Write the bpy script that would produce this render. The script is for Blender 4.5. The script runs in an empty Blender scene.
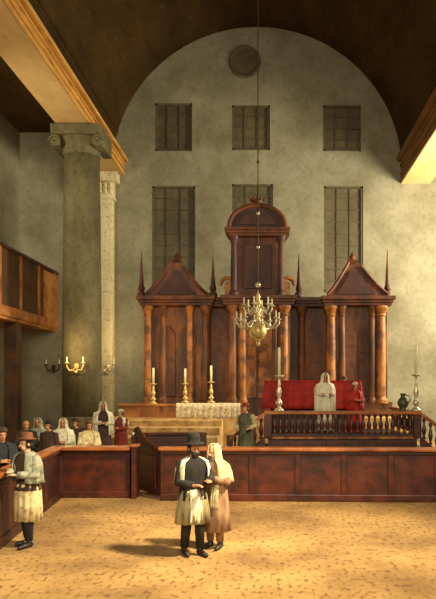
import bpy, bmesh, math, random
from mathutils import Vector, Matrix
random.seed(7)
PI = math.pi
C = bpy.context.scene.collection
F, HX, HY, H = 650.0, 270.0, 385.0, 2.55          # focal length in px, vanishing point, eye height
def at(px, py, d): return Vector(((px-HX)*d/F, d, H+(HY-py)*d/F))

# ---------------------------------------------------------------- materials
def lin(h):
    h = h.lstrip('#'); out = []
    for i in (0, 2, 4):
        c = int(h[i:i+2], 16)/255
        out.append(c/12.92 if c <= .04045 else ((c+.055)/1.055)**2.4)
    return (*out, 1)
M = {}
def mat(name, a, b, scale=3, rough=.7, bump=.25, stretch=(1,1,1), metal=0, spec=None, sw=(.35,.65), fine=0, finecol='#2a1a0c', finescale=30, finecut=(.62,.7), finestretch=(1,1,1)):
    m = bpy.data.materials.new(name); m.use_nodes = True
    nt = m.node_tree; N = nt.nodes; L = nt.links
    bs = N['Principled BSDF']
    bs.inputs['Roughness'].default_value = rough; bs.inputs['Metallic'].default_value = metal
    if spec is not None: bs.inputs['Specular IOR Level'].default_value = spec
    tc = N.new('ShaderNodeTexCoord'); mp = N.new('ShaderNodeMapping'); mp.inputs['Scale'].default_value = stretch
    L.new(tc.outputs['Object'], mp.inputs['Vector'])
    no = N.new('ShaderNodeTexNoise'); no.inputs['Scale'].default_value = scale; no.inputs['Detail'].default_value = 8; no.inputs['Roughness'].default_value = .62
    L.new(mp.outputs[0], no.inputs['Vector'])
    cr = N.new('ShaderNodeValToRGB'); cr.color_ramp.elements[0].position = sw[0]; cr.color_ramp.elements[1].position = sw[1]
    cr.color_ramp.elements[0].color = lin(a); cr.color_ramp.elements[1].color = lin(b)
    L.new(no.outputs['Fac'], cr.inputs['Fac'])
    out = cr.outputs['Color']
    if fine:
        mp2 = N.new('ShaderNodeMapping'); mp2.inputs['Scale'].default_value = finestretch
        L.new(tc.outputs['Object'], mp2.inputs['Vector'])
        n2 = N.new('ShaderNodeTexNoise'); n2.inputs['Scale'].default_value = finescale; n2.inputs['Detail'].default_value = 5
        L.new(mp2.outputs[0], n2.inputs['Vector'])
        r2 = N.new('ShaderNodeValToRGB'); r2.color_ramp.elements[0].position = finecut[0]; r2.color_ramp.elements[1].position = finecut[1]
        r2.color_ramp.elements[0].color = (0,0,0,1); r2.color_ramp.elements[1].color = (fine,fine,fine,1)
        L.new(n2.outputs['Fac'], r2.inputs['Fac'])
        mx = N.new('ShaderNodeMix'); mx.data_type = 'RGBA'
        L.new(r2.outputs['Color'], mx.inputs[0]); L.new(out, mx.inputs[6]); mx.inputs[7].default_value = lin(finecol)
        out = mx.outputs[2]
    L.new(out, bs.inputs['Base Color'])
    if bump:
        bp = N.new('ShaderNodeBump'); bp.inputs['Strength'].default_value = bump; bp.inputs['Distance'].default_value = .03
        L.new(no.outputs['Fac'], bp.inputs['Height']); L.new(bp.outputs[0], bs.inputs['Normal'])
    M[name] = m; return m
mat('plaster', '#746d53', '#969077', .55, .9, .35, fine=.35, finecol='#514729', finescale=5, finecut=(.5,.75))
mat('vault_wood', '#32240f', '#4a3619', .8, .85, .4, (1,.35,1), fine=.35, finecol='#6b5128', finescale=6, finecut=(.58,.7), spec=.1)
mat('gilded', '#bd8334', '#e0b05c', 2.2, .6, .3, (1,.3,3), fine=.55, finecol='#774a1c', finescale=6, finecut=(.55,.68), finestretch=(1,.25,4))
mat('soffit', '#c09a5e', '#dbb87a', .8, .8, .3, (1,.4,1), fine=.4, finecol='#8a6938', finescale=4)  # colour raised to stand in for light bounced up from the floor
mat('pale_soffit', '#e8c680', '#f5dba0', .8, .8, .3, (1,.4,1), fine=.4, finecol='#b08645', finescale=4)  # light on the right beam's underside is put into this lighter colour
mat('brown_cornice', '#694319', '#8d6228', 2, .7, .3, (1,.3,2))
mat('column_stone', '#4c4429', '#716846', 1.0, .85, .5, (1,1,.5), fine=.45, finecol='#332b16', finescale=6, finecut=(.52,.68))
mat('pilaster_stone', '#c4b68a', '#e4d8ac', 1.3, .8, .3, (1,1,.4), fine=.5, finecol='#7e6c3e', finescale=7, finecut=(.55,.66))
mat('ark_wood', '#3a1d0a', '#8f5320', .9, .55, .3, (1.6,1,.5), sw=(.34,.66), fine=.6, finecol='#220f07', finescale=3, finecut=(.46,.62), finestretch=(1.4,1,.4))
mat('ark_dark', '#33190a', '#7a4115', .9, .6, .3, (1.6,1,.4), fine=.5, finecol='#1c0d06', finescale=4, finecut=(.48,.64))
mat('ark_orange', '#784018', '#b8782f', 1.4, .55, .3, (2,1,.5), fine=.7, finecol='#3c1a0a', finescale=3, finecut=(.46,.62))  # orange tone paints the lit streaks into the ark wood
mat('ark_crest', '#26100a', '#532611', 1.6, .6, .3, (1.2,1,.6))
mat('red_wood', '#35130a', '#64290f', 1.3, .42, .3, (.6,1,1), fine=.6, finecol='#1d0a05', finescale=4, finecut=(.46,.62))
mat('rail_wood', '#6f3014', '#b96f33', 2, .4, .3, (.6,1,1), fine=.4, finecol='#45190a', finescale=7)
mat('dark_wood', '#2b1209', '#4b2311', 2.5, .5, .3, (.5,1,1))
mat('orange_wood', '#83481b', '#c08440', 1.3, .55, .3, (.7,1,1), fine=.5, finecol='#5c2e12', finescale=6)
mat('gallery_maroon', '#38220f', '#5c3b1c', 1.5, .6, .3)
mat('sand', '#7f5f31', '#b58e52', .45, .95, .8, fine=.75, finecol='#513518', finescale=14, finecut=(.53,.66), finestretch=(1,.55,1), sw=(.38,.6))
mat('step_stone', '#b48c52', '#e0c080', 2, .85, .4, fine=.5, finecol='#6e4720', finescale=5, finecut=(.5,.64))
mat('window_glass', '#4a4029', '#645838', 1.3, .5, .1, (1,1,.5), fine=.4, finecol='#3a3120', finescale=3, finecut=(.45,.65))
mat('window_wood', '#4a4029', '#61553a', 3, .8, .2)
mat('brass', '#b89a4c', '#e6d08c', 9, .45, .3, metal=.45)
mat('silver', '#b8ad86', '#e8e0bd', 9, .35, .2, metal=.45)
mat('dull_brass', '#3c3018', '#5a4a28', 9, .5, .2, metal=.5)
mat('pewter', '#3a3c30', '#5d5f4c', 8, .5, .2, metal=.4)
mat('wax', '#d8cda2', '#efe8c8', 8, .5, .05)
mat('lace', '#d9c796', '#f3ead0', 11, .8, .5, fine=.65, finecol='#8a5a2a', finescale=17, finecut=(.5,.62))
mat('bright_shawl', '#d8cfa8', '#f4ecd0', 4, .85, .4, fine=.3, finecol='#9a9068', finescale=10, finecut=(.55,.7))  # lighter copy of the white cloth, standing in for light on the reader
mat('green_cloth', '#37352a', '#5d583f', 5, .9, .4)
mat('red_cloth', '#8f1510', '#c02a1c', 3, .75, .4, (1,1,1.3), fine=.3, finecol='#5a0d0b', finescale=6, finecut=(.52,.66))
mat('skin', '#b3764a', '#c98d62', 8, .6, .1)
mat('skin_pale', '#cb9a72', '#e0b48c', 8, .6, .1)
mat('eye_dark', '#1c120c', '#24180f', 8, .4, 0)
mat('lip', '#7e3a28', '#8c4430', 8, .5, 0)
mat('hair_dark', '#1a120b', '#2c1e12', 22, .7, .6)
mat('hair_grey', '#6a5f4c', '#8c8068', 22, .7, .6)
mat('black_cloth', '#14120d', '#262119', 5, .9, .4)
mat('navy_cloth', '#1b1e22', '#2c2f31', 5, .9, .4)
mat('brown_cloth', '#33231a', '#4c3524', 5, .9, .4)
mat('white_cloth', '#b5ac88', '#e8e0c2', 4, .85, .4, fine=.5, finecol='#7f744c', finescale=10, finecut=(.5,.66))
mat('cream_cloth', '#bda873', '#e4d3a0', 5, .85, .4, fine=.5, finecol='#7a5f33', finescale=14, finecut=(.53,.64))
mat('grey_shawl', '#7b7c68', '#b3b295', 6, .85, .4, fine=.6, finecol='#3d3f36', finescale=10, finecut=(.52,.64))
mat('pink_robe', '#7f5e42', '#b08b66', 4, .85, .4, (1,1,.4), fine=.55, finecol='#55381f', finescale=8, finecut=(.5,.64), finestretch=(1,1,.3))
mat('olive_skirt', '#7d714c', '#b0a377', 6, .85, .4, (1,1,.4), fine=.5, finecol='#4c4128', finescale=10, finecut=(.52,.64), finestretch=(1,1,.4))
mat('russet_cloth', '#4f2c18', '#754526', 5, .85, .4)
mat('maroon_cloth', '#5c1c14', '#84301f', 5, .85, .4)
mat('leather', '#15100c', '#261c14', 8, .45, .2)

# ---------------------------------------------------------------- mesh helpers
def box(bm, x0, x1, y0, y1, z0, z1):
    v = [bm.verts.new(p) for p in ((x0,y0,z0),(x1,y0,z0),(x1,y1,z0),(x0,y1,z0),(x0,y0,z1),(x1,y0,z1),(x1,y1,z1),(x0,y1,z1))]
    for f in ((0,3,2,1),(4,5,6,7),(0,1,5,4),(1,2,6,5),(2,3,7,6),(3,0,4,7)): bm.faces.new([v[i] for i in f])
def obox(bm, p, q, w, z0, z1):
    """upright box along the plan segment p-q, w wide, z0/z1 may be pairs (height at p, at q)"""
    p = Vector(p[:2]); q = Vector(q[:2]); n = (q-p).normalized(); n = Vector((-n.y, n.x))*w/2
    z0 = z0 if isinstance(z0, tuple) else (z0, z0); z1 = z1 if isinstance(z1, tuple) else (z1, z1)
    c = [(p-n,0),(q-n,1),(q+n,1),(p+n,0)]
    v = [bm.verts.new((a.x,a.y,z0[i])) for a,i in c]+[bm.verts.new((a.x,a.y,z1[i])) for a,i in c]
    for f in ((0,3,2,1),(4,5,6,7),(0,1,5,4),(1,2,6,5),(2,3,7,6),(3,0,4,7)): bm.faces.new([v[i] for i in f])
def lathe(bm, prof, cx=0, cy=0, cz=0, n=20):
    rings = []
    for r, z in prof:
        rings.append([bm.verts.new((cx+max(r,.0005)*math.cos(2*PI*i/n), cy+max(r,.0005)*math.sin(2*PI*i/n), cz+z)) for i in range(n)])
    for a, b in zip(rings, rings[1:]):
        for i in range(n): bm.faces.new((a[i], a[(i+1)%n], b[(i+1)%n], b[i]))
    bm.faces.new(list(reversed(rings[0]))); bm.faces.new(rings[-1])
def tube(bm, pts, rad, n=10):
    pts = [Vector(p) for p in pts]; rings = []; u = None
    for i, p in enumerate(pts):
        t = (pts[min(i+1,len(pts)-1)]-pts[max(i-1,0)]).normalized()
        if u is None:
            u = t.cross(Vector((0,0,1)))
            if u.length < .3: u = t.cross(Vector((0,1,0)))
        else: u = u-t*u.dot(t)
        u.normalize(); w = t.cross(u)
        r = rad[i] if isinstance(rad, (list, tuple)) else rad
        rings.append([bm.verts.new(p+(u*math.cos(2*PI*k/n)+w*math.sin(2*PI*k/n))*r) for k in range(n)])
    for a, b in zip(rings, rings[1:]):
        for i in range(n): bm.faces.new((a[i], a[(i+1)%n], b[(i+1)%n], b[i]))
    bm.faces.new(list(reversed(rings[0]))); bm.faces.new(rings[-1])
def ball(bm, c, r, seg=16):
    r = r if isinstance(r, (tuple, list)) else (r, r, r)
    bmesh.ops.create_uvsphere(bm, u_segments=seg, v_segments=seg//2+2, radius=1, matrix=Matrix.Translation(c) @ Matrix.Diagonal((*r, 1)))
def prism(bm, pts, y0, y1):
    """outline in x,z extruded in y"""
    a = [bm.verts.new((x, y0, z)) for x, z in pts]; b = [bm.verts.new((x, y1, z)) for x, z in pts]
    bm.faces.new(a); bm.faces.new(list(reversed(b)))
    for i in range(len(pts)): bm.faces.new((a[i], b[i], b[(i+1)%len(pts)], a[(i+1)%len(pts)]))
def obj(name, bm, m, parent=None, smooth=False, bevel=0, loc=None):
    bmesh.ops.recalc_face_normals(bm, faces=bm.faces)
    me = bpy.data.meshes.new(name); bm.to_mesh(me); bm.free()
    for mm in (m if isinstance(m, (list, tuple)) else [m]): me.materials.append(M[mm])
    if smooth: me.polygons.foreach_set('use_smooth', [True]*len(me.polygons))
    o = bpy.data.objects.new(name, me); C.objects.link(o)
    if loc is not None: o.location = loc
    if parent: o.parent = parent
    if bevel:
        b = o.modifiers.new('bevel', 'BEVEL'); b.width = bevel; b.segments = 2; b.limit_method = 'ANGLE'
    return o
def B(): return bmesh.new()
def part(name, m, parent, f, *a, smooth=False, bevel=0, **k):
    bm = B(); f(bm, *a, **k); return obj(name, bm, m, parent, smooth, bevel)
def tag(o, label, cat, group=None):
    o['label'] = label; o['category'] = cat
    if group: o['group'] = group
    return o
def thing(name, label, cat, loc=(0,0,0), rz=0, group=None):
    o = bpy.data.objects.new(name, None); C.objects.link(o); o.location = loc; o.rotation_euler = (0,0,rz); o.empty_display_size = .2
    return tag(o, label, cat, group)
def struct(name, bm, m, parent=None, smooth=False, bevel=0):
    o = obj(name, bm, m, parent, smooth, bevel)
    if not parent: o['kind'] = 'structure'
    return o
def dup(root, loc, rz=None, label=None):
    r = root.copy(); C.objects.link(r); r.location = loc
    if rz is not None: r.rotation_euler = (0,0,rz)
    if label: r['label'] = label
    for ch in list(root.children):
        c = ch.copy(); C.objects.link(c); c.parent = r
        for g in ch.children:
            d = g.copy(); C.objects.link(d); d.parent = c
    return r

# ---------------------------------------------------------------- the setting
D = 30.0; S = D/F
bm = B(); box(bm, -13, 14, -6, D+.6, -.3, 0); struct('floor', bm, 'sand')

# end wall with real window openings
wins = [(155,192,103,151),(232,270,105,150),(323,361,105,151),(152,195,186,292),(232,273,184,292),(324,363,186,292)]
wr = [((a-HX)*S, (b-HX)*S, H+(HY-d)*S, H+(HY-c)*S) for a,b,c,d in wins]
xs = sorted(set([-11.8, 12.3]+[v for w in wr for v in w[:2]])); zs = sorted(set([0, 19.4]+[v for w in wr for v in w[2:]]))
bm = B()
for x0, x1 in zip(xs, xs[1:]):
    for z0, z1 in zip(zs, zs[1:]):
        cx, cz = (x0+x1)/2, (z0+z1)/2
        if not any(w[0] < cx < w[1] and w[2] < cz < w[3] for w in wr): box(bm, x0, x1, D, D+.45, z0, z1)
struct('wall_back', bm, 'plaster')
for i, w in enumerate(wr):
    x0, x1, z0, z1 = w
    bm = B(); box(bm, x0-.02, x1+.02, D+.16, D+.2, z0-.02, z1+.02); g = struct(f'window_{i+1}', bm, 'window_glass')
    bm = B(); t = .09
    box(bm, x0, x0+t, D+.04, D+.16, z0, z1); box(bm, x1-t, x1, D+.04, D+.16, z0, z1)
    box(bm, x0, x1, D+.04, D+.16, z0, z0+t); box(bm, x0, x1, D+.04, D+.16, z1-t, z1)
    obj('window_frame', bm, 'window_wood', g)
    bm = B(); n = 3; m_ = max(3, round((z1-z0)/.55))
    for k in range(1, n): xx = x0+(x1-x0)*k/n; box(bm, xx-.02, xx+.02, D+.1, D+.16, z0, z1)
    for k in range(1, m_): zz = z0+(z1-z0)*k/m_; box(bm, x0, x1, D+.1, D+.16, zz-.02, zz+.02)
    obj('glazing_bar', bm, 'window_wood', g)
# round window high in the gable wall
oc = at(245, 62, D)
bm = B(); bmesh.ops.create_circle(bm, cap_ends=True, segments=40, radius=.66, matrix=Matrix.Translation((oc.x, D-.02, oc.z)) @ Matrix.Rotation(PI/2, 4, 'X'))
g = struct('window_7', bm, 'window_glass')
bm = B(); tube(bm, [(oc.x+.68*math.cos(a), D-.03, oc.z+.68*math.sin(a)) for a in [2*PI*k/40 for k in range(41)]], .07, 8)
obj('window_frame', bm, 'window_wood', g, True)

# barrel vault
vx, vz, vr = (257-HX)*S, H+(HY-172)*S, 145*S
bm = B(); n = 48; rows = []
for y in (-6, 2, 10, 18, 24, D):
    rows.append(([bm.verts.new((vx-vr*math.cos(PI*k/n), y, vz+vr*math.sin(PI*k/n))) for k in range(n+1)], [bm.verts.new((vx-(vr+.3)*math.cos(PI*k/n), y, vz+(vr+.3)*math.sin(PI*k/n))) for k in range(n+1)]))
for (a, ao), (b, bo) in zip(rows, rows[1:]):
    for k in range(n):
        bm.faces.new((a[k], a[k+1], b[k+1], b[k])); bm.faces.new((ao[k], ao[k+1], bo[k+1], bo[k]))
struct('ceiling', bm, 'vault_wood', smooth=True)
# aisle ceilings and side walls
bm = B(); box(bm, -11.8, -7.0, -6, D, 14.2, 14.5); box(bm, 6.0, 12.3, -6, D, 14.2, 14.5)
struct('ceiling_aisles', bm, 'vault_wood')
bm = B(); box(bm, -12.1, -11.55, -6, D+.45, 0, 14.5); struct('wall_left', bm, 'plaster')
bm = B(); box(bm, 11.9, 12.3, -6, D+.45, 0, 14.5); struct('wall_right', bm, 'plaster')

# entablatures carried by the columns
def entablature(i, s, xi, xo, z0, z1, face, under):
    bm = B(); w = abs(z1-z0)
    lo, hi = sorted((xi, xo)); box(bm, lo, hi, -6, D, z0+.02, z1)
    r = struct(f'trim_{i}', bm, face)
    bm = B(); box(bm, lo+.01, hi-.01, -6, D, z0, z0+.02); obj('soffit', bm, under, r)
    for k, (f0, f1, out) in enumerate(((0,.12,.05),(.30,.36,.06),(.62,.70,.08),(.80,1.0,.2))):
        bm = B(); a, b = sorted((xi+s*.0, xi+s*out)); box(bm, a, b, -6, D, z0+w*f0, z0+w*f1); obj('moulding', bm, face, r, bevel=.015)
entablature(1, 1, -6.75, -7.95, 12.25, 12.98, 'gilded', 'soffit')
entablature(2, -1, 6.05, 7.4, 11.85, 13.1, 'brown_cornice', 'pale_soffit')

# big column with capital and base, wall pilaster behind it
def column(x, y, r, top, name, label, m):
    t = thing(name, label, 'column', (x, y, 0))
    part('pedestal', m, t, box, -r*1.35, r*1.35, -r*1.35, r*1.35, 0, .9, bevel=.03)
    part('base', m, t, lathe, [(r*1.3,.9),(r*1.34,1.0),(r*1.25,1.12),(r*1.1,1.18),(r*1.16,1.27),(r*1.04,1.36)], n=40, smooth=True)
    part('shaft', m, t, lathe, [(r*1.03,1.36),(r*1.02,4),(r,6.5),(r*.97,9),(r*.93,top-1.0)], n=48, smooth=True)
    c = part('capital', m, t, lathe, [(r*.93,top-1.0),(r*1.0,top-.95),(r*.97,top-.86),(r*.98,top-.62),(r*1.16,top-.45),(r*1.18,top-.4)], n=40, smooth=True)
    part('abacus', m, t, box, -r*1.3, r*1.3, -r*1.3, r*1.3, top-.4, top-.02, bevel=.04)
    for sx in (-1, 1):
        bm = B()
        for sy in (-1,):
            lathe_pts = [(.23*.95**k*math.cos(k*.55), .23*.95**k*math.sin(k*.55)) for k in range(30)]
            tube(bm, [(sx*r*1.12+sx*a, sy*r*1.08, top-.62+b) for a, b in lathe_pts], .045, 8)
            box(bm, sx*r*1.12-.16, sx*r*1.12+.16, -r*1.05, r*1.05, top-.78, top-.42)
        obj('volute', bm, m, t)
    return t
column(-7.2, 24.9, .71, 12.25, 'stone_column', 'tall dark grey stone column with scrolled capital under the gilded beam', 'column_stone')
t = thing('wall_pilaster', 'slender pale pilaster with carved capital lit beside the tall dark column', 'pilaster', (-7.55, D, 0))
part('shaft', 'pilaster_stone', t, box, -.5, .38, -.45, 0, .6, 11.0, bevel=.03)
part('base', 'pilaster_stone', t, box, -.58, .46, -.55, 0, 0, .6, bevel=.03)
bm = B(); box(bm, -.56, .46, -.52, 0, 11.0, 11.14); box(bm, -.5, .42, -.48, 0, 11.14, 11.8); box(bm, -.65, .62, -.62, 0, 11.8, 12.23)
for k in range(4):
    for zz in (11.25, 11.5): tube(bm, [(-.38+k*.24,-.48,zz),(-.38+k*.24,-.6,zz+.16),(-.38+k*.24,-.56,zz+.26)], [.09,.08,.05], 8)
obj('capital', bm, 'pilaster_stone', t, bevel=.02)

# women's gallery along the left side
t = thing('gallery', 'brown wooden balcony along the left wall above a dark post', 'balcony', (-9.85, 0, 0))
gz1, gz0 = 7.75, 5.0
part('front_panel', 'gallery_maroon', t, box, -.12, 0, 12, D, gz0+.5, gz1-.12)
part('handrail', 'red_wood', t, box, -.2, .1, 12, D, gz1-.12, gz1, bevel=.02)
part('cornice', 'orange_wood', t, box, -.15, .1, 12, D, gz0+.12, gz0+.5, bevel=.03)
part('gallery_floor', 'orange_wood', t, box, -1.65, 0, 12, D, gz0, gz0+.12)
for k in range(9): part('panel_moulding', 'orange_wood' if k else 'orange_wood', t, box, 0, .05, D-.25-2*k-.22, D-.25-2*k, gz0+.5, gz1-.12, bevel=.01)
part('end_panel', 'orange_wood', t, box, 0, .04, D-1.75, D-.02, gz0+.05, gz1-.2)
part('post', 'gallery_maroon', t, box, -.55, -.05, 25.4, 25.9, 0, gz0, bevel=.02)
part('post', 'gallery_maroon', t, box, -.55, -.05, 17.4, 17.9, 0, gz0, bevel=.02)

# sconces
def sconce(p, m, label, sc=1.0):
    t = thing('wall_sconce', label, 'sconce', p)
    part('back_plate', m, t, lathe, [(.09*sc,-.01),(.1*sc,0),(.05*sc,.03)], n=14).rotation_euler = (PI/2,0,0)
    for s in (-1, 1):
        a = part('arm', m, t, tube, [(0,-.03,-.02*sc),(s*.08*sc,-.12,-.16*sc),(s*.22*sc,-.16,-.16*sc),(s*.3*sc,-.16,-.02*sc),(s*.3*sc,-.16,.08*sc)], [.03*sc]*5, 8)
        part('drip_pan', m, a, lathe, [(.02,.07*sc),(.09*sc,.1*sc),(.09*sc,.13*sc),(.03,.13*sc)], s*.3*sc, -.16, 0, 12)
        part('candle', 'wax', a, lathe, [(.028*sc,.13*sc),(.026*sc,.34*sc)], s*.3*sc, -.16, 0, 10)
    part('pendant_knob', m, t, ball, (0,-.06,-.22*sc), .07*sc)
p = at(54, 367, D); sconce((p.x, D-.02, p.z), 'dull_brass', 'dark two-armed sconce on the grey end wall left of the column')
p = at(81, 366, 24.13); sconce((-7.2, 24.16, p.z), 'brass', 'brass two-armed sconce on the front of the tall dark column')
p = at(107, 367, 29.5); sconce((p.x, 29.53, p.z), 'silver', 'pale two-armed sconce on the slender pilaster', 1.15)

# ---------------------------------------------------------------- ark
AD = 25.0; AS = AD/F; AZ = 1.35
def ax(px): return (px-HX)*AS
def az(py): return H+(HY-py)*AS
ark = thing('holy_ark', 'huge carved red-brown wooden ark with arched centre tower and two gabled wings', 'ark', (0, AD, AZ))
def apart(name, m, x0, x1, y0, y1, z0, z1, bevel=.02, parent=ark):
    return part(name, m, parent, box, x0, x1, y0, y1, z0-AZ, z1-AZ, bevel=bevel)
zc = az(306)
apart('back_panel', 'ark_dark', ax(143), ax(390), .5, 1.1, AZ, zc)
apart('plinth', 'ark_wood', ax(141), ax(392), -.12, .6, AZ, AZ+.55)
for a, b, nm in ((144,210,'wing'),(327,388,'wing')):
    w = apart(nm, 'ark_wood', ax(a), ax(b), .12, .6, AZ+.5, zc)
    mid = (ax(a)+ax(b))/2; hw = (ax(b)-ax(a))/2-.5
    for k in (0, 1):
        x0 = mid-hw+k*hw; bm = B()
        pts = [(x0+.06, AZ+.75-AZ), (x0+hw-.06, AZ+.75-AZ)]+[(x0+hw/2+(hw/2-.06)*math.cos(q*PI/10), 3.1+(hw/2-.06)*math.sin(q*PI/10)) for q in range(11)]
        prism(bm, pts, .04, .14); obj('door', bm, 'ark_dark', w, bevel=.02)
cen = apart('centre_bay', 'ark_wood', ax(228), ax(290), -.05, .6, AZ+.5, zc)
bm = B(); prism(bm, [(ax(238),.7),(ax(276),.7)]+[(ax(257)+.73*math.cos(q*PI/12), 2.9+.73*math.sin(q*PI/12)) for q in range(13)], -.13, -.03); obj('door', bm, 'ark_orange', cen, bevel=.02)
bm = B(); box(bm, ax(257)-.03, ax(257)+.03, -.17, -.12, .7, 3.6); obj('door_stile', bm, 'ark_dark', cen)
for a in (147, 161, 192, 206): pass
for a, r, m in ((148,.16,'ark_orange'),(163,.13,'ark_wood'),(190,.13,'ark_orange'),(206,.16,'ark_wood'),(233,.17,'ark_wood'),(243,.13,'ark_orange'),(275,.13,'ark_wood'),(284,.17,'ark_orange'),(302,.15,'ark_wood'),(331,.19,'ark_orange'),(342,.13,'ark_wood'),(372,.13,'ark_wood'),(381,.19,'ark_orange')):
    y = -.22 if 228 < a < 290 else (-.02 if a != 302 else .3)
    part('pillar', m, ark, lathe, [(r*1.4,.5),(r*1.4,.62),(r*1.1,.7),(r,.75),(r*.96,2.2),(r*.84,zc-AZ-.42),(r*1.1,zc-AZ-.38),(r*.9,zc-AZ-.3),(r*1.5,zc-AZ-.08),(r*1.5,zc-AZ)], ax(a), y, 0, 16, smooth=False)
# cornices
bm = B()
for x0, x1, y0 in ((141,213,-.3),(213,225,.1),(224,293,-.5),(293,325,.1),(323,391,-.3)):
    for k, (q0, q1, o) in enumerate(((0,.1,0),(.1,.2,.08),(.2,.34,.18))): box(bm, ax(x0)-o*.6, ax(x1)+o*.6, y0-o, .9, zc-AZ+q0, zc-AZ+q1)
obj('cornice', bm, 'ark_dark', ark, bevel=.015)
zt = zc+.34
# gables on the wings
for ga, gb, gp, py, m in ((146,208,176,262,'ark_wood'),(327,388,353,262,'ark_dark')):
    hh = az(py)-zt; x0, x1, xm = ax(ga), ax(gb), ax(gp); bz = zt-AZ
    L_ = [(x0,bz),(x1,bz),(x1,bz+.1)]
    for q in range(1, 9):
        u = q/8; L_.append((x1+(xm+.16-x1)*u, bz+.1+(hh-.1)*(u**1.25)))
    for q in range(8, 0, -1):
        u = q/8; L_.append((x0+(xm-.16-x0)*u, bz+.1+(hh-.1)*(u**1.25)))
    L_.append((x0, bz+.1))
    bm = B(); prism(bm, L_, -.1, .5); g = obj('gable', bm, m, ark)
    L2 = [(xm+(a-xm)*.62, bz+.1+(b-bz)*.66) for a, b in L_]
    bm = B(); prism(bm, L2, -.16, -.09); obj('gable_panel', bm, 'ark_crest', g)
    bm = B(); tube(bm, [(a, -.12, b) for a, b in L_[2:10]], .07, 6); tube(bm, [(a, -.12, b) for a, b in L_[10:]], .07, 6); obj('raking_moulding', bm, 'ark_dark', g)
    part('gable_finial', 'ark_dark', g, lathe, [(.18,0),(.18,.1),(.08,.16),(.12,.26),(.02,.42)], xm, .2, bz+hh-.02, 12)
# obelisks
for px, y0, ytop in ((141.5,296,251),(213,294,256),(299,296,254),(387.5,296,250)):
    hgt = az(ytop)-zt
    part('obelisk', 'ark_dark' if px < 380 else 'ark_wood', ark, lathe, [(.17,0),(.17,.14),(.09,.2),(.14,.32),(.11,.42),(.09,.5),(.015,hgt)], ax(px), 0, zt-AZ, 12)
# central tower
x0, x1 = ax(229), ax(286); xm = (x0+x1)/2; hw = (x1-x0)/2
zs_ = az(238)-AZ; bz = zt-AZ
tw = part('tower', 'ark_dark', ark, box, x0+.12, x1-.12, -.15, .7, bz, zs_, bevel=.03)
for s in (-1, 1):
    part('tower_pillar', 'ark_crest', tw, lathe, [(.17,bz),(.17,bz+.15),(.11,bz+.22),(.12,bz+1),(.1,zs_-.3),(.16,zs_-.12),(.18,zs_)], xm+s*(hw-.2), -.3, 0, 14)
    bm = B(); tube(bm, [(xm+s*(hw+.02+.3*math.cos(a)*(1-a/9)), -.2, bz+.42+.34*math.sin(a)*(1-a/9)) for a in [k*.45 for k in range(14)]], .075, 8)
    box(bm, xm+s*hw-.14, xm+s*hw+.14, -.32, .2, bz, bz+.55); obj('scroll_bracket', bm, 'ark_orange', tw)
apart('tower_niche', 'ark_crest', xm-hw*.5, xm+hw*.5, -.2, -.1, zt+.3, zs_+AZ-.3, parent=tw)
bm = B()
for k, o in ((0,0),(.1,.08),(.2,.14)): box(bm, x0-o, x1+o, -.4-o, .75, zs_+k, zs_+k+.1)
obj('tower_cornice', bm, 'ark_dark', tw, bevel=.015)
cr = az(207)-AZ-zs_-.3
pts = [(x0-.05, zs_+.3)]+[(x1+.05, zs_+.3)]+[(xm+(hw+.02)*math.cos(q*PI/20), zs_+.3+cr*math.sin(q*PI/20)**.9) for q in range(1,20)]
bm = B(); prism(bm, pts, -.35, .7); ch = obj('crest', bm, 'ark_crest', tw)
bm = B(); tube(bm, [(xm+hw*.98*math.cos(q*PI/20), -.36, zs_+.3+cr*.97*math.sin(q*PI/20)**.9) for q in range(0,21)], .085, 8); obj('crest_moulding', bm, 'ark_dark', ch)
bm = B(); prism(bm, [(xm+hw*.6*math.cos(q*PI/14), zs_+.42+cr*.55*math.sin(q*PI/14)) for q in range(0,15)], -.42, -.34); obj('crest_panel', bm, 'ark_crest', ch)
bm = B(); lathe(bm, [(.2,0),(.24,.08),(.14,.14),(.24,.3),(.16,.36),(.03,.42),(.05,.5),(.01,.56)], xm, .1, zs_+.3+cr-.05, 12)
for k in range(6): ball(bm, (xm+.26*math.cos(k*PI/3), .1+.26*math.sin(k*PI/3), zs_+.3+cr+.3), .06, 8)
obj('crown', bm, 'ark_dark', ch)

# dais and steps below the ark
bm = B(); box(bm, ax(118)-.05, ax(395)+.3, 23.7, 26.6, 0, AZ-.001); o = obj('dais', bm, 'step_stone'); tag(o, 'broad tan dais carrying the carved wooden ark', 'dais')
st = thing('stairway', 'pale tan steps rising toward the ark behind the partition gate', 'steps', (-3.6, 17.8, 0))
ys = [0, 2.2, 3.2, 4.2, 5.1, 5.9]; zz = [.35, .6, .85, 1.1, 1.3]
for k in range(5): part('step', 'step_stone', st, box, -2.35+(.3*k if k < 2 else .5), 1.9, ys[k], 5.88, 0 if k == 0 else zz[k-1], zz[k], bevel=.02)
pz = at(0, 404, 23.8).z
pp = thing('parapet', 'orange wooden parapet wall with a moulded ledge in front of the ark', 'parapet', (0, 23.95, AZ))
x0, x1 = (118-HX)*23.8/F, (243-HX)*23.8/F
part('panel', 'orange_wood', pp, box, x0, x1, 0, .4, 0, pz-AZ-.1)
part('ledge', 'orange_wood', pp, box, x0-.06, x1+.06, -.1, .5, pz-AZ-.1, pz-AZ, bevel=.03)
for k in range(7): xx = x0+.1+(x1-x0-.2)*k/6; part('stile', 'rail_wood', pp, box, xx-.06, xx+.06, -.04, 0, 0, pz-AZ-.1)
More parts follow.
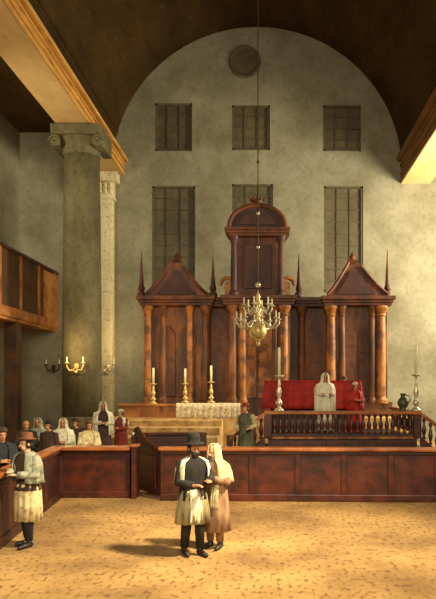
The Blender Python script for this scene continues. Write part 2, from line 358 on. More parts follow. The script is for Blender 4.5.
# lace cloth over the ledge
bm = B(); cx0, cx1 = (176-HX)*23.8/F, (240-HX)*23.8/F; n = 66; rows = []
for j in range(7):
    r = []
    for i in range(n+1):
        u = i/n; x = cx0+(cx1-cx0)*u
        if j < 2: y, z = 23.9+.32-.33*j, pz+.03
        else: y = 23.8-.02-.03*math.sin(u*70)*(j/6); z = pz+.02-.1*(j-1)-(.05*abs(math.sin(u*26)) if j == 6 else 0)
        r.append(bm.verts.new((x, y, z)))
    rows.append(r)
for a, b in zip(rows, rows[1:]):
    for i in range(n): bm.faces.new((a[i], a[i+1], b[i+1], b[i]))
o = obj('lace_cloth', bm, 'lace', smooth=True); so = o.modifiers.new('thick', 'SOLIDIFY'); so.thickness = .02
tag(o, 'white lace cloth hanging over the ledge in front of the ark', 'cloth')

def candlestick(loc, h, m, label, sc=1.0, group=None):
    t = thing('candlestick', label, 'candlestick', loc, 0, group); b = h*.56
    prof = [(.15,0),(.15,.03),(.12,.06),(.06,.1),(.05,.14),(.1,.19),(.11,.24),(.06,.3),(.04,.36),(.065,.42),(.085,.52),(.06,.62),(.035,.7),(.06,.74),(.03,.78),(.045,.86),(.03,.92),(.13,.96),(.14,.99),(.05,1.0)]
    part('stick', m, t, lathe, [(r*sc, z*b) for r, z in prof], n=18, smooth=True)
    part('candle', 'wax', t, lathe, [(.045*sc, b-.01),(.04*sc, h-.02),(.01,h)], n=12, smooth=True)
    return t
for px, top, lb in ((153,367,'brass candlestick with white candle at the bare left end of the ark ledge'),(185,369,'brass candlestick with white candle midway along the ark ledge'),(211,366,'brass candlestick with white candle behind the lace cloth, nearest the centre doors')):
    d = 24.12; p = at(px, 404, d); candlestick((p.x, d+.06, pz+(.045 if px > 176 else 0)), (404-top)*d/F-.03, 'brass', lb, 1.0, 'candlesticks on the ark ledge')

# ---------------------------------------------------------------- reading platform
BD = 17.0; BS = BD/F
def bx(px): return (px-HX)*BS
def bz_(py): return H+(HY-py)*BS
xl, xr = bx(268), bx(417); pf = 1.17; rt = bz_(411); yb = 20.6
bima = thing('reading_platform', 'raised dark wooden platform with balustrade behind the partition', 'platform', (0, BD, 0))
bb = part('platform_base', 'dark_wood', bima, box, xl, xr, 0, yb-BD, 0, pf)
for k in range(8):
    x0 = xl+(xr-xl)*k/8+.06; part('base_panel', 'red_wood', bb, box, x0, x0+(xr-xl)/8-.12, -.03, 0, .15, pf-.12, bevel=.015)
part('floor_edge', 'ark_orange', bima, box, xl-.04, xr+.04, -.07, .06, pf-.03, pf+.03, bevel=.01)
part('bottom_rail', 'red_wood', bima, box, xl, xr, -.03, .06, pf+.05, pf+.11)
part('handrail', 'rail_wood', bima, box, xl-.1, xr+.1, -.11, .13, rt-.09, rt, bevel=.02)
prof = [(.05,0),(.05,.05),(.03,.08),(.055,.2),(.06,.27),(.03,.4),(.025,.47),(.045,.5),(.045,.58)]
hb = rt-.09-pf-.11; k_ = hb/.58
nb = 24; first = None
for i in range(nb):
    x = xl+.17+(xr-xl-.34)*i/(nb-1)
    if first is None: first = part('baluster', 'red_wood', bima, lathe, [(r, z*k_) for r, z in prof], n=12, smooth=True); o = first
    else: o = first.copy(); C.objects.link(o)
    o.location = (x, .015, pf+.11); o['label'] = 'turned baluster'
for x in (xl, xr): part('newel_post', 'red_wood', bima, box, x-.1, x+.1, -.1, .1, pf-.0, rt-.09, bevel=.015)
for x in (xl, xr):
    part('side_rail', 'rail_wood', bima, box, x-.07, x+.07, .1, yb-BD, rt-.09, rt, bevel=.02)
    for i in range(9):
        o = first.copy(); C.objects.link(o); o.location = (x, .35+i*.36, pf+.11)
part('landing', 'dark_wood', bima, box, xl-1.1, xl-.15, -.9, -.12, 0, .45, bevel=.02)
# stairs on both sides with sloping rails
for s, xa, xb, zb in ((-1, xl, xl-1.0, bz_(437)), (1, xr, xr+1.0, bz_(437))):
    for k in range(4): part('stair', 'dark_wood', bima, box, *sorted((xa+s*.25*k, xa+s*.25*(k+1))), .05, 1.3, 0, pf-.27*(k+1), bevel=.01)
    bm = B(); n0 = Vector((xa+s*.08, 0)); n1 = Vector((xb, 0))
    obox(bm, (n0.x, 0), (n1.x, 0), .2, (rt-.12, zb-.1), (rt-.02, zb)); obj('stair_handrail', bm, 'rail_wood', bima)
    bm = B(); obox(bm, (n0.x, 0), (n1.x, 0), .08, (pf-.2, .15), (pf+.05, .42)); obj('stringer', bm, 'red_wood', bima)
    for i in range(5):
        u = (i+.6)/5.4; x = n0.x+(n1.x-n0.x)*u; z0 = pf+.05+(.42-pf-.05)*u; z1 = rt-.12+(zb-.1-rt+.12)*u
        part('baluster', 'red_wood', bima, lathe, [(r, z*(z1-z0)/.58) for r, z in prof], x, 0, z0, 12)
    part('newel_post', 'red_wood', bima, box, xb-.08, xb+.08, -.08, .08, 0, zb+.05, bevel=.015)
candlestick((bx(279), BD, rt), 64*BS, 'silver', 'tall pale candlestick with candle on the balustrade in front of the red cloth', .85)
candlestick((bx(416), BD, rt), 66*BS, 'silver', 'tall pale candlestick at the far right corner of the balustrade', .85)
t = thing('jug', 'dark pewter jug on the balustrade left of the right-hand candlestick', 'jug', (bx(403), BD, rt))
part('body', 'pewter', t, lathe, [(.09,0),(.1,.02),(.07,.05),(.13,.14),(.15,.22),(.12,.3),(.06,.36),(.055,.4),(.08,.44),(.08,.46)], n=20, smooth=True)
part('handle', 'pewter', t, tube, [(.06,0,.42),(.16,0,.4),(.2,0,.3),(.14,0,.2)], .015, 8)
# draped reading desk
d0 = 19.2; sx = d0/F; x0, x1 = (265-HX)*sx, (361-HX)*sx; dz = H+(HY-381)*sx
desk = thing('reading_desk', 'long reading desk on the platform draped in bright red cloth', 'desk', ((x0+x1)/2, d0, pf))
hw = (x1-x0)/2; hh = dz-pf
part('frame', 'dark_wood', desk, box, -hw+.08, hw-.08, .1, .75, 0, hh-.05)
bm = B(); n = 120; rows = []
per = [(-hw,.8),(-hw,0),(hw,0),(hw,.8)]
for j in range(8):
    r = []; fz = hh-(j/7)*hh*.55
    for i in range(n+1):
        u = i/n*(2*hw+1.6)
        if u < .8: x, y, nx, ny = -hw, .8-u, -1, 0
        elif u < .8+2*hw: x, y, nx, ny = -hw+u-.8, 0, 0, -1
        else: x, y, nx, ny = hw, u-.8-2*hw, 1, 0
        a = .035*(j/7)*(math.sin(u*19)+.5*math.sin(u*41+1)); flare = .05*j/7
        r.append(bm.verts.new((x+nx*(a+flare), y+ny*(a+flare), fz)))
    rows.append(r)
for a, b in zip(rows, rows[1:]):
    for i in range(n): bm.faces.new((a[i], a[i+1], b[i+1], b[i]))
cl = obj('red_drape', bm, 'red_cloth', smooth=True); cl.location = desk.location
bm = B(); bm.from_mesh(cl.data); box(bm, -hw, hw, 0, .8, hh-.03, hh+.01); bm.to_mesh(cl.data); bm.free()
so = cl.modifiers.new('thick', 'SOLIDIFY'); so.thickness = .015; so.offset = 1
tag(cl, 'bright red cloth draped over the long reading desk', 'cloth')

# ---------------------------------------------------------------- partition in front
RB = 14.4
def partition(name, label, p, q, h, npan, m='red_wood', topw=.34, railm='rail_wood', rails=True):
    p, q = Vector(p), Vector(q); n = q-p; Lg = n.length; ang = math.atan2(n.y, n.x)
    t = thing(name, label, 'partition', (p.x, p.y, 0), ang)
    part('panel', m, t, box, 0, Lg, -.05, .05, .0, h-.08)
    part('handrail', railm, t, box, -.03, Lg+.03, -topw/2, topw/2, h-.08, h, bevel=.025)
    part('under_moulding', 'dark_wood', t, box, 0, Lg, -.1, .1, h-.16, h-.08, bevel=.02)
    part('plinth', m, t, box, 0, Lg, -.1, .1, 0, .16, bevel=.02)
    for k in range(npan+1):
        x = Lg*k/npan; w = .07; part('stile', m, t, box, max(0, x-w), min(Lg, x+w), -.085, .085, .16, h-.16, bevel=.015)
    return t
X = lambda px, d: (px-HX)*d/F
hR = 1.18
partition('partition', 'long dark red wooden partition running right behind the two standing men', (X(161,RB), RB), (X(480,RB), RB-.25), hR, 7)
partition('partition', 'paneled reddish wooden partition in front of the crowd by the columns', (X(58.5,14.6), 14.75), (X(129,14.6), 14.75), hR-.02, 1, 'red_wood', .5)
partition('partition', 'dark side partition running toward the viewer behind the man in the brown hat', (X(58,14.7), 14.7), (-3.95, 7.2), hR, 5, 'dark_wood', .26)
# opened gate with scrolled end
g = thing('gate', 'open partition gate with raised scrolled end left of the black-hatted man', 'gate', (X(160,RB), RB+.05, 0), math.atan2(1.35, X(134,15.8)-X(160,RB)))
gl = 1.45; 
part('panel', 'dark_wood', g, box, .02, gl-.05, -.04, .04, .08, hR-.08)
bm = B(); tube(bm, [(.02,0,hR-.05),(.4,0,hR-.03),(.85,0,hR+.05),(1.2,0,hR+.2),(1.4,0,hR+.3),(1.5,0,hR+.24),(1.47,0,hR+.14)], [.06,.07,.07,.07,.075,.07,.05], 12); obj('scroll_rail', bm, 'dark_wood', g, True)
bm = B(); prism(bm, [(.02,hR-.1),(1.42,hR-.1),(1.42,hR+.26),(1.2,hR+.17),(.85,hR+.03),(.02,hR-.06)], -.035, .035); obj('top_board', bm, 'dark_wood', g)
part('end_post', 'dark_wood', g, box, gl-.1, gl+.03, -.06, .06, 0, hR+.1, bevel=.01)
part('knob', 'silver', g, ball, (1.42, .09, hR+.2), .045)
part('raised_panel', 'red_wood', g, box, .15, gl-.2, -.06, .06, .22, hR-.25, bevel=.01)
t = thing('gate_post', 'square wooden post at the right end of the crowd\'s partition', 'post', (X(131.5,14.6), 14.75, 0))
part('shaft', 'red_wood', t, box, 0, .12, -.2, .1, 0, hR-.02, bevel=.01); part('cap', 'rail_wood', t, box, 0, .15, -.24, .14, hR-.02, hR+.03, bevel=.01)
# dark bench between gate and steps
t = thing('bench', 'dark wooden bench back seen over the partition left of the black-hatted man', 'bench', (X(170,17), 16.9, 0))
part('seat', 'dark_wood', t, box, -.9, .9, -.25, .2, .42, .48); part('backrest', 'dark_wood', t, box, -.9, .9, .2, .26, .42, 1.22, bevel=.02)
part('top_rail', 'red_wood', t, box, -.95, .95, .16, .3, 1.22, 1.3, bevel=.02)
for s in (-1, 1): part('end_panel', 'dark_wood', t, box, s*.9-.04, s*.9+.04, -.28, .28, 0, 1.25)

# ---------------------------------------------------------------- chandelier
cd = 20.0; cs = cd/F; cx = (258-HX)*cs; cz = H+(HY-331)*cs
ch = thing('chandelier', 'brass candle chandelier with two tiers of arms and a big ball, hanging before the ark', 'chandelier', (cx, cd, cz))
part('globe', 'brass', ch, ball, (0,0,-.02), .27, 24, smooth=True)
part('bottom_knob', 'brass', ch, lathe, [(.02,-.48),(.05,-.44),(.07,-.4),(.04,-.35),(.08,-.3),(.12,-.25)], n=14, smooth=True)
part('stem', 'brass', ch, lathe, [(.12,.2),(.08,.27),(.1,.32),(.06,.38),(.1,.46),(.05,.54),(.12,.66),(.06,.74),(.1,.82),(.11,.9),(.05,.98),(.08,1.05),(.03,1.15),(.02,1.25)], n=16, smooth=True)
def arm(R, z0, zt_, r, k, n):
    a = 2*PI*(k+.25)/n
    def q(u, z): return (u*math.cos(a), u*math.sin(a), z)
    A = part('arm', 'silver', ch, tube, [q(.08,z0), q(R*.25,z0+.1), q(R*.45,z0+.02), q(R*.62,z0-.13), q(R*.84,z0-.12), q(R,z0+.02), q(R,zt_)], [r]*7, 8, smooth=True)
    part('drip_pan', 'silver', A, lathe, [(.02,zt_),(.075,zt_+.02),(.08,zt_+.045),(.03,zt_+.05)], *q(R,0), 12)
    part('candle', 'wax', A, lathe, [(.026,zt_+.05),(.022,zt_+.24),(.005,zt_+.26)], *q(R,0), 10)
for k in range(8): arm(.66, .22, .34, .03, k, 8)
for k in range(6): arm(.44, .66, .76, .026, k, 6)
bm = B(); tube(bm, [(0,0,1.2),(0,0,4),(0,0,9),(0,0,vz+math.sqrt(vr**2-(cx-vx)**2)-cz)], .016, 8)
for z in (1.42, 2.6, 3.7, 5.2): ball(bm, (0,0,z), .05, 10)
obj('chain', bm, 'dull_brass', ch)
part('chain_ball', 'silver', ch, ball, (0,0,1.42), .085, 14, smooth=True)
part('chain_ball', 'silver', ch, ball, (0,0,3.62), .055, 12, smooth=True)
part('chain_ball', 'silver', ch, ball, (0,0,2.58), .055, 12, smooth=True)

# ---------------------------------------------------------------- people
def capsule(bm, a, b, ra, rb, n=14):
    a, b = Vector(a), Vector(b)
    tube(bm, [a, b], [ra, rb], n); ball(bm, a, ra, 12); ball(bm, b, rb, 12)
def evaluated(o):
    bpy.context.view_layer.update(); dg = bpy.context.evaluated_depsgraph_get()
    return bpy.data.meshes.new_from_object(o.evaluated_get(dg))
def shell(bm, rings, a0=0, a1=2*PI, amp=0, nf=9, n=64, ph=0, amp0=0):
    full = abs(a1-a0-2*PI) < 1e-4; m = n if full else n+1; rows = []
    for j, (cx, cy, z, rx, ry) in enumerate(rings):
        u = j/(len(rings)-1); am = amp0+(amp-amp0)*u
        rows.append([bm.verts.new((cx+rx*(1+am*math.sin(nf*t+ph+j*.15)+am*.5*math.sin(nf*1.7*t+2*ph))*math.sin(t), cy-ry*(1+am*math.sin(nf*t+ph+j*.15))*math.cos(t), z+(.0))) for t in [a0+(a1-a0)*i/n for i in range(m)]])
    for a, b in zip(rows, rows[1:]):
        for i in range(m if full else m-1): bm.faces.new((a[i], a[(i+1)%m], b[(i+1)%m], b[i]))
def person(label, loc, rz, h, arms, clothes, legs=((-.1,0),(.1,0)), head=(0,-.02), lean=0, vox=.008, skin='skin', hair='hair_dark', beard=False, group=None, look=(0,0)):
    """local frame: faces -Y; body, head, hands grown into one surface"""
    k = h/1.75
    t = thing('person', label, 'person', loc, rz, group)
    t.scale = (k,k,k)
    bm = B()
    hips = [Vector((s*.085, 0, .93)) for s in (-1,1)]
    for i, s in enumerate((-1,1)):
        fx, fy = legs[i]; kn = Vector(((hips[i].x+fx)/2, fy*.5-.02, .5)); an = Vector((fx, fy+.02, .09))
        capsule(bm, hips[i], kn, .088, .058); capsule(bm, kn, an, .056, .038); capsule(bm, an-Vector((0,0,.04)), an+Vector((s*.02,-.17,-.055)), .038, .03)
    ball(bm, (0,.0,.95), (.165,.12,.12)); ball(bm, (0,-.01-lean*.3,1.12), (.14,.105,.16)); ball(bm, (0,-lean*.7,1.3), (.175,.12,.17))
    nb = Vector((0, .01-lean, 1.44)); hc = Vector((head[0], head[1]-lean, 1.635))
    capsule(bm, nb-Vector((0,0,.05)), hc-Vector((0,-.02,.09)), .06, .052)
    R = Matrix.Rotation(look[0], 3, 'Z') @ Matrix.Rotation(look[1], 3, 'X')
    hp = lambda x, y, z: hc+R @ Vector((x,y,z))
    ball(bm, hp(0,.01,.02), (.075,.092,.095), 20); ball(bm, hp(0,-.03,-.055), (.052,.055,.06), 16)
    capsule(bm, hp(0,-.088,.0), hp(0,-.108,-.035), .009, .014, 8)
    for s in (-1,1):
        ball(bm, hp(s*.077,.01,-.01), (.012,.022,.032), 10); ball(bm, hp(s*.032,-.077,.022), (.022,.012,.008), 8)
    ball(bm, hp(0,-.08,-.062), (.022,.012,.007), 8)
    for i, s in enumerate((-1,1)):
        sh = Vector((s*.185, -lean*.85, 1.41)); el, wr, pd = [Vector(v) for v in arms[i]]
        capsule(bm, sh, el, .056, .042); capsule(bm, el, wr, .041, .026)
        fd = pd.normalized(); side = Vector((0,0,1)).cross(fd)
        side = side.normalized() if side.length > .1 else Vector((s,0,0)); nr = fd.cross(side).normalized()
        for q in range(3): capsule(bm, wr, wr+fd*.085+side*(.024*(q-1)), .021, .017, 10)
        for q in range(4):
            ln = (.058,.072,.078,.068)[q]; b0 = wr+fd*.09+side*(.034-.0225*q)*1.0
            b1 = b0+fd*ln*.55-nr*.006; b2 = b1+(fd*.75-nr*.66)*ln*.55
            capsule(bm, b0-fd*.02, b1, .0098, .009, 8); capsule(bm, b1, b2, .009, .008, 8)
        th = wr+fd*.03-side*(.02*s if True else 0); tv = -side*s*.75+fd*.65
        capsule(bm, th, th+tv*.045, .0125, .011, 8); capsule(bm, th+tv*.045, th+tv*.045+(fd-nr*.3)*.03, .011, .009, 8)
    o = obj('tmp', bm, skin); rm = o.modifiers.new('r', 'REMESH'); rm.mode = 'VOXEL'; rm.voxel_size = vox; rm.use_smooth_shade = True
    sm = o.modifiers.new('s', 'SMOOTH'); sm.factor = .5; sm.iterations = 2
    me = evaluated(o); bpy.data.objects.remove(o); me.name = 'body'
    me.materials.clear()
    for mm in (skin, 'eye_dark', 'lip'): me.materials.append(M[mm])
    ev = [hp(s*.032,-.08,.008) for s in (-1,1)]; mv = hp(0,-.085,-.062)
    for p in me.polygons:
        c = p.center
        if c.z > 1.5 and min((c-e).length for e in ev) < .014: p.material_index = 1
        elif c.z > 1.5 and (Vector((c.x-mv.x, c.y-mv.y, (c.z-mv.z)*2.2))).length < .022: p.material_index = 2
    me.polygons.foreach_set('use_smooth', [True]*len(me.polygons))
    body = bpy.data.objects.new('body', me); C.objects.link(body); body.parent = t
    if hair:
        bm = B(); rings = []
        for z, r in ((.11,.02),(.1,.05),(.075,.077),(.04,.09),(0,.094),(-.04,.09),(-.07,.078)): rings.append((0,.022,z,r*.9,r*1.06))
        shell(bm, rings, .95, 2*PI-.95, .03, 14, 40); bmesh.ops.transform(bm, matrix=Matrix.Translation(hc) @ R.to_4x4(), verts=bm.verts)
        ho = obj('hair', bm, hair, t, True); so = ho.modifiers.new('thick','SOLIDIFY'); so.thickness = .012; so.offset = -1
    if beard:
        bm = B(); shell(bm, [(0,-.03,-.035,.066,.062),(0,-.032,-.07,.062,.066),(0,-.035,-.11,.05,.056),(0,-.04,-.16,.03,.034),(0,-.04,-.19,.006,.008)], -1.25, 1.25, .05, 12, 30)
        bmesh.ops.transform(bm, matrix=Matrix.Translation(hc) @ R.to_4x4(), verts=bm.verts)
        ho = obj('beard', bm, beard, t, True); so = ho.modifiers.new('thick','SOLIDIFY'); so.thickness = .015
    for i, s in enumerate((-1,1)):
        fx, fy = legs[i]; bm = B()
        capsule(bm, (fx, fy+.045, .05), (fx+s*.022, fy-.17, .035), .048, .034); capsule(bm, (fx, fy+.03, .05), (fx, fy+.025, .12), .048, .046)
        for v in bm.verts: v.co.z = max(v.co.z, .0)
        obj('shoe', bm, 'leather', t, True)
    for c in clothes:
        kind, m = c[0], c[1]; bm = B(); th = .012
        L = lean
        if kind == 'trousers':
            for i in (0,1):
                fx, fy = legs[i]; tube(bm, [(hips[i].x,0,1.0),((hips[i].x+fx)/2, fy*.5-.02,.5),(fx,fy+.02,.12)], [.11,.082,.062], 18)
            name, th = 'trousers', 0
        elif kind == 'coat':      # torso + skirt to z=c[2]
            zb, fl = c[2], c[3]
            shell(bm, [(0,-L,1.49,.075,.07),(0,-L,1.465,.13,.09),(0,-L*.9,1.42,.205,.115),(0,-L*.8,1.33,.215,.14),(0,-L*.5,1.2,.195,.135),(0,-L*.3,1.08,.18,.13),(0,0,.97,.2,.15),(0,0,(.97+zb)/2,.2+fl*.5,.16+fl*.5),(0,0,zb,.2+fl,.16+fl)], 0, 2*PI, .05, 11, ph=len(label))
            name = 'coat'
        elif kind == 'skirt':     # apron / kaftan from z1 to z0
            z1, z0, fl = c[2], c[3], c[4]
            shell(bm, [(0,-.0,z1,.19,.145),(0,0,z1-.1,.215,.17),(0,0,(z1+z0)/2,.225+fl*.5,.18+fl*.5),(0,0,z0,.235+fl,.19+fl)], 0, 2*PI, .09, 12, ph=len(label)); name = 'kaftan'
        elif kind == 'sleeves':
            for i, s in enumerate((-1,1)):
                sh = Vector((s*.185, -L*.85, 1.415)); el, wr, pd = [Vector(v) for v in arms[i]]
                tube(bm, [sh-Vector((s*.05,0,-.01)), sh+Vector((s*.012,0,.0)), (sh+el)/2, el, (el+wr)/2, wr], [.05,.076,.072,.068,.062,.058], 16); ball(bm, el, .068, 12)
            name, th = 'sleeves', 0
        elif kind == 'shawl':     # over shoulders, open front; c[2]=hem z, c[3]=opening half angle
            zb, op = c[2], c[3]
            shell(bm, [(0,.01-L,1.5,.085,.085),(0,.0-L,1.475,.15,.11),(0,-L*.9,1.43,.235,.14),(0,-L*.8,1.33,.27,.175),(0,-L*.5,1.18,.275,.185),(0,-L*.2,(1.18+zb)/2,.27,.19),(0,0,zb,.285,.2)], op, 2*PI-op, .07, 10, ph=len(label)); name = 'shawl'
        elif kind == 'hood':      # shawl over the head down to shoulders
            zb = c[2]; hx, hy, hz = hc
            shell(bm, [(hx,hy+.02,hz+.128,.015,.015),(hx,hy+.02,hz+.118,.06,.07),(hx,hy+.02,hz+.08,.095,.108),(hx,hy+.02,hz+.02,.11,.12),(hx,hy+.03,hz-.06,.112,.125),(hx*.6,hy*.5+.02-L*.5,1.49,.135,.125),(0,-L*.9,1.42,.245,.16),(0,-L*.7,1.3,.285,.2),(0,-L*.3,(1.3+zb)/2,.29,.21),(0,0,zb,.3,.22)], .52, 2*PI-.52, .06, 10, ph=len(label)); name = 'hooded_shawl'
        elif kind == 'hat':
            br, hh = c[2], c[3]
            lathe(bm, [(.09,.0),(br*.7,-.005),(br,.008),(br,.02),(br*.72,.018),(.1,.025),(.098,hh*.55),(.09,hh*.9),(.06,hh),(.002,hh+.005)], 0, .012, 0, 28)
            bmesh.ops.transform(bm, matrix=Matrix.Translation(hc) @ R.to_4x4() @ Matrix.Translation((0,0,.065)) @ Matrix.Rotation(-.08,4,'X'), verts=bm.verts); name, th = 'hat', 0
        elif kind == 'cap':
            lathe(bm, [(.092,0),(.1,.03),(.09,.07),(.05,.1),(.002,.105)], 0, .015, 0, 24)
            bmesh.ops.transform(bm, matrix=Matrix.Translation(hc) @ R.to_4x4() @ Matrix.Translation((0,0,.05)), verts=bm.verts); name, th = 'cap', 0
        elif kind == 'panel':     # white cloth end hanging at the front
            xx, w, z1, z0 = c[2:6]
            for j in range(7): pass
            rows = []
            for j in range(9):
                u = j/8; z = z1+(z0-z1)*u; yy = -.15-L*max(0,(z-1)/.45)-.05*math.sin(min(1,u*1.4)*PI/2)
                rows.append([bm.verts.new((xx+(i/10-.5)*w*(1+.25*u), yy-.012*math.sin(i*1.9+u), z)) for i in range(11)])
            for a, b in zip(rows, rows[1:]):
                for i in range(10): bm.faces.new((a[i], a[i+1], b[i+1], b[i]))
            name, th = 'shawl_end', .014
        co = obj(name, bm, m, t, True)
        if th: so = co.modifiers.new('thick','SOLIDIFY'); so.thickness = th; so.offset = 1
    return t
def A(ex, ey, ez, wx, wy, wz, px, py, pz): return ((ex,ey,ez),(wx,wy,wz),(px,py,pz))
down = [A(-.25,.02,1.14,-.25,-.07,.9, 0,-.2,-1), A(.25,.02,1.14,.25,-.07,.9, 0,-.2,-1)]
folded = [A(-.25,-.1,1.15,-.06,-.24,1.16, .9,-.25,.15), A(.25,-.1,1.15,.07,-.26,1.12, -.9,-.2,.2)]
front = [A(-.23,-.06,1.14,-.13,-.29,1.17, .3,-.9,.1), A(.23,-.06,1.14,.13,-.29,1.17, -.3,-.9,.1)]

# foreground pair
p = at(192.5, 555, 9.75)
person('man in black hat and white shawl over dark coat, standing with bowed head', (p.x, 9.75, 0), .5, 1.72,
    [A(-.26,-.08,1.14,-.1,-.27,1.1,.6,-.7,.1), A(.25,-.12,1.16,.12,-.3,1.16,-.2,-.95,.15)],
    [('trousers','black_cloth'),('coat','black_cloth',.86,.02),('skirt','olive_skirt',1.0,.5,.02),('sleeves','black_cloth'),('shawl','white_cloth',1.12,.75),('panel','white_cloth',-.02,.17,1.02,.52),('hat','black_cloth',.172,.17)],
    legs=((-.1,.06),(.1,-.08)), lean=.03, beard='hair_dark', look=(.15,.15), skin='skin')
p = at(215, 548, 10.15)
person('man hooded in white shawl with pinkish robe, leaning on the black-hatted man', (p.x, 10.2, 0), -.35, 1.62,
    [A(-.24,-.12,1.17,-.1,-.3,1.22,.2,-.95,.1), A(.25,-.08,1.14,.06,-.27,1.2,-.9,-.3,.2)],
    [('trousers','pink_robe'),('coat','pink_robe',.3,.06),('sleeves','pink_robe'),('hood','cream_cloth',1.12),('panel','cream_cloth',.08,.12,1.1,.7)],
    legs=((-.1,.0),(.1,-.05)), lean=.05, look=(-.3,.25), skin='skin_pale', hair='hair_grey')
# man at the left
p = at(28, 546, 10.3)
person('man in brown hat and grey shawl over cream kaftan, standing at the far left', (p.x, 10.3, 0), -.55, 1.74,
    [A(-.26,-.08,1.15,-.1,-.26,1.2,.7,-.6,.2), A(.26,-.06,1.16,.08,-.26,1.16,-.8,-.5,.1)],
    [('trousers','navy_cloth'),('coat','brown_cloth',.9,.02),('skirt','cream_cloth',1.0,.42,-.01),('sleeves','grey_shawl'),('shawl','grey_shawl',1.02,.5),('hat','russet_cloth',.155,.12)],
    legs=((-.09,.05),(.1,-.08)), lean=.02, look=(-.2,.05), skin='skin_pale')
# dark figure behind the side partition
d = 12.3
person('figure in dark blue cloak cut off by the left edge', (X(2,d), d, 0), .6, 1.72, folded,
    [('coat','navy_cloth',.1,.05),('sleeves','navy_cloth'),('shawl','navy_cloth',.95,.35),('cap','brown_cloth')], vox=.012)
# the crowd behind the partition
crowd = [
 (26,16.3,1.66,0,.4,folded,[('coat','navy_cloth',.15,.05),('sleeves','navy_cloth'),('shawl','brown_cloth',1.0,.5)],'bareheaded person in dark shawl, leftmost of the crowd behind the partition','hair_grey'),
 (38,16.9,1.68,0,.1,folded,[('coat','grey_shawl',.12,.06),('sleeves','grey_shawl'),('hood','grey_shawl',.9)],'person wrapped head to waist in grey shawl, beside the dark-capped person',None),
 (49,16.2,1.64,0,-.3,down,[('coat','brown_cloth',.15,.05),('sleeves','brown_cloth'),('cap','black_cloth')],'person in dark cap and brown coat between the grey-shawled and white-shawled ones','hair_dark'),
 (63,16.6,1.69,0,.2,folded,[('coat','white_cloth',.12,.06),('sleeves','white_cloth'),('hood','white_cloth',.85)],'person hooded in white shawl, standing below the front of the tall column',None),
 (76,17.5,1.62,0,-.2,down,[('coat','brown_cloth',.12,.05),('sleeves','brown_cloth'),('hat','brown_cloth',.13,.1)],'person in dark brown hat and coat right of the white-hooded one','hair_dark'),
 (89,16.3,1.64,0,.35,folded,[('coat','cream_cloth',.12,.06),('sleeves','cream_cloth'),('shawl','cream_cloth',.9,.5),('cap','russet_cloth')],'person in russet cap and yellowish shawl at the foot of the column','hair_dark'),
 (103,18.4,1.72,.35,.25,folded,[('coat','brown_cloth',.1,.05),('sleeves','white_cloth'),('hood','white_cloth',.8)],'tallest white-hooded figure standing on the step by the pilaster',None),
 (121,18.7,1.48,.35,-.3,folded,[('coat','maroon_cloth',.1,.05),('sleeves','maroon_cloth'),('shawl','white_cloth',1.2,.6),('cap','white_cloth')],'small person in red robe and white cap at the right end of the crowd','hair_dark')]
for px, d, h, z, rz, ar, cl_, lb, hr in crowd:
    person(lb, (X(px,d), d, z), rz, h, ar, cl_, vox=.013, hair=hr, skin='skin')
# on the reading platform
d = 18.4
person('reader in white hooded shawl standing in front of the red-draped desk', (X(325,d), d, pf), .1, 1.7, front, [('coat','bright_shawl',.1,.05),('sleeves','bright_shawl'),('hood','bright_shawl',.45)], vox=.012, hair=None)
person('person in red robe and pale cap standing right of the reader', (X(355,18.5), 18.5, pf), .3, 1.44, folded, [('coat','red_cloth',.06,.09),('sleeves','red_cloth'),('shawl','red_cloth',.8,.4),('cap','white_cloth')], vox=.012)
person('person in red shawl half hidden behind the right part of the draped desk', (X(344,20.3), 20.3, pf), .1, 1.62, folded, [('coat','maroon_cloth',.06,.05),('sleeves','maroon_cloth'),('shawl','red_cloth',.9,.4),('cap','russet_cloth')], vox=.012)
# person by the platform stair
d = 16.5
person('attendant in grey-green coat and reddish cap on the landing left of the platform stairs', (X(246,d), d, .45), -.5, 1.62, [A(-.26,.02,1.16,-.22,-.2,1.05,-.1,-.9,-.2), A(.26,.02,1.16,.24,-.22,1.1,.1,-.9,0)], [('coat','green_cloth',.1,.06),('sleeves','olive_skirt'),('cap','maroon_cloth')], vox=.012)

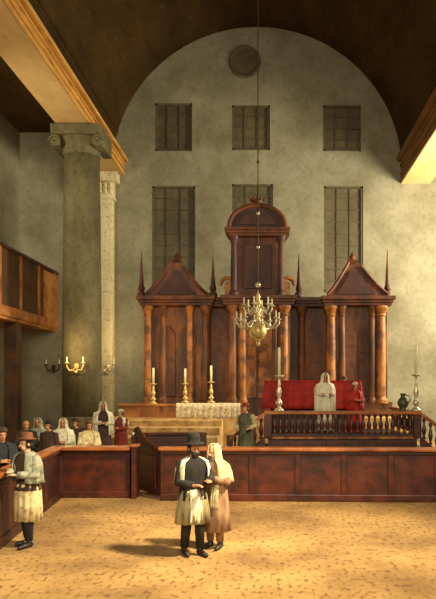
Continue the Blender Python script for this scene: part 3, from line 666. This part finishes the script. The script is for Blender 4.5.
# ---------------------------------------------------------------- light
W = bpy.data.worlds.new('World'); bpy.context.scene.world = W; W.use_nodes = True
W.node_tree.nodes['Background'].inputs[0].default_value = (1.0, .84, .6, 1); W.node_tree.nodes['Background'].inputs[1].default_value = .75
def area(name, loc, target, size, power, col, sy=None, spread=None):
    l = bpy.data.lights.new(name, 'AREA'); l.energy = power; l.color = col; l.size = size
    if sy: l.shape = 'RECTANGLE'; l.size_y = sy
    if spread: l.spread = spread
    o = bpy.data.objects.new(name, l); C.objects.link(o); o.location = loc
    o.rotation_euler = (Vector(target)-Vector(loc)).to_track_quat('-Z', 'Y').to_euler(); return o
area('window_daylight_nave', (5.4, 7.0, 10.6), (-1.5, 10.8, 0), 1.0, 800, (1,.84,.56), spread=math.radians(62))  # added key lamp hung inside the nave, not at a window
area('window_daylight_right', (11.6, 23, 7.5), (0, 29, 5), 2.6, 6000, (1,.90,.66), 5)
area('window_daylight_left', (-11.4, 19, 9.5), (-8, 30, 6.5), 2.0, 900, (1,.88,.62), 4)  # added fill to brighten the left aisle and its end wall
area('window_daylight_front', (0, -5, 9), (0, 26, 6.5), 5, 3300, (1,.90,.68), 4)  # added unseen fill from behind the camera, no window there

def glow(name, loc, power, rad=.15):
    l = bpy.data.lights.new(name, 'POINT'); l.energy = power; l.color = (1,.72,.36); l.shadow_soft_size = rad
    o = bpy.data.objects.new(name, l); C.objects.link(o); o.location = loc
glow('sconce_candlelight', (-7.2, 23.2, 3.9), 170); glow('sconce_candlelight', (-6.6, 28.2, 4.5), 110)  # added warm fill by column and pilaster; the sconce candles are unlit
glow('ledge_candlelight', (-4.0, 23.2, 3.6), 70); glow('ledge_candlelight', (-2.0, 23.2, 3.6), 70)  # added warm fill over the parapet; the ledge candles are unlit
# ---------------------------------------------------------------- camera
cam = bpy.data.cameras.new('Camera'); co = bpy.data.objects.new('Camera', cam); C.objects.link(co)
co.location = (0,0,H); co.rotation_euler = (PI/2,0,0)
cam.sensor_width = 36; cam.lens = F/599*36; cam.shift_x = (218-HX)/599; cam.shift_y = (HY-299.5)/599
cam.clip_end = 200
sc = bpy.context.scene; sc.camera = co
vs = sc.view_settings; vs.view_transform = 'Standard'; vs.look = 'None'; vs.gamma = 1; vs.exposure = -.52; vs.use_curve_mapping = False
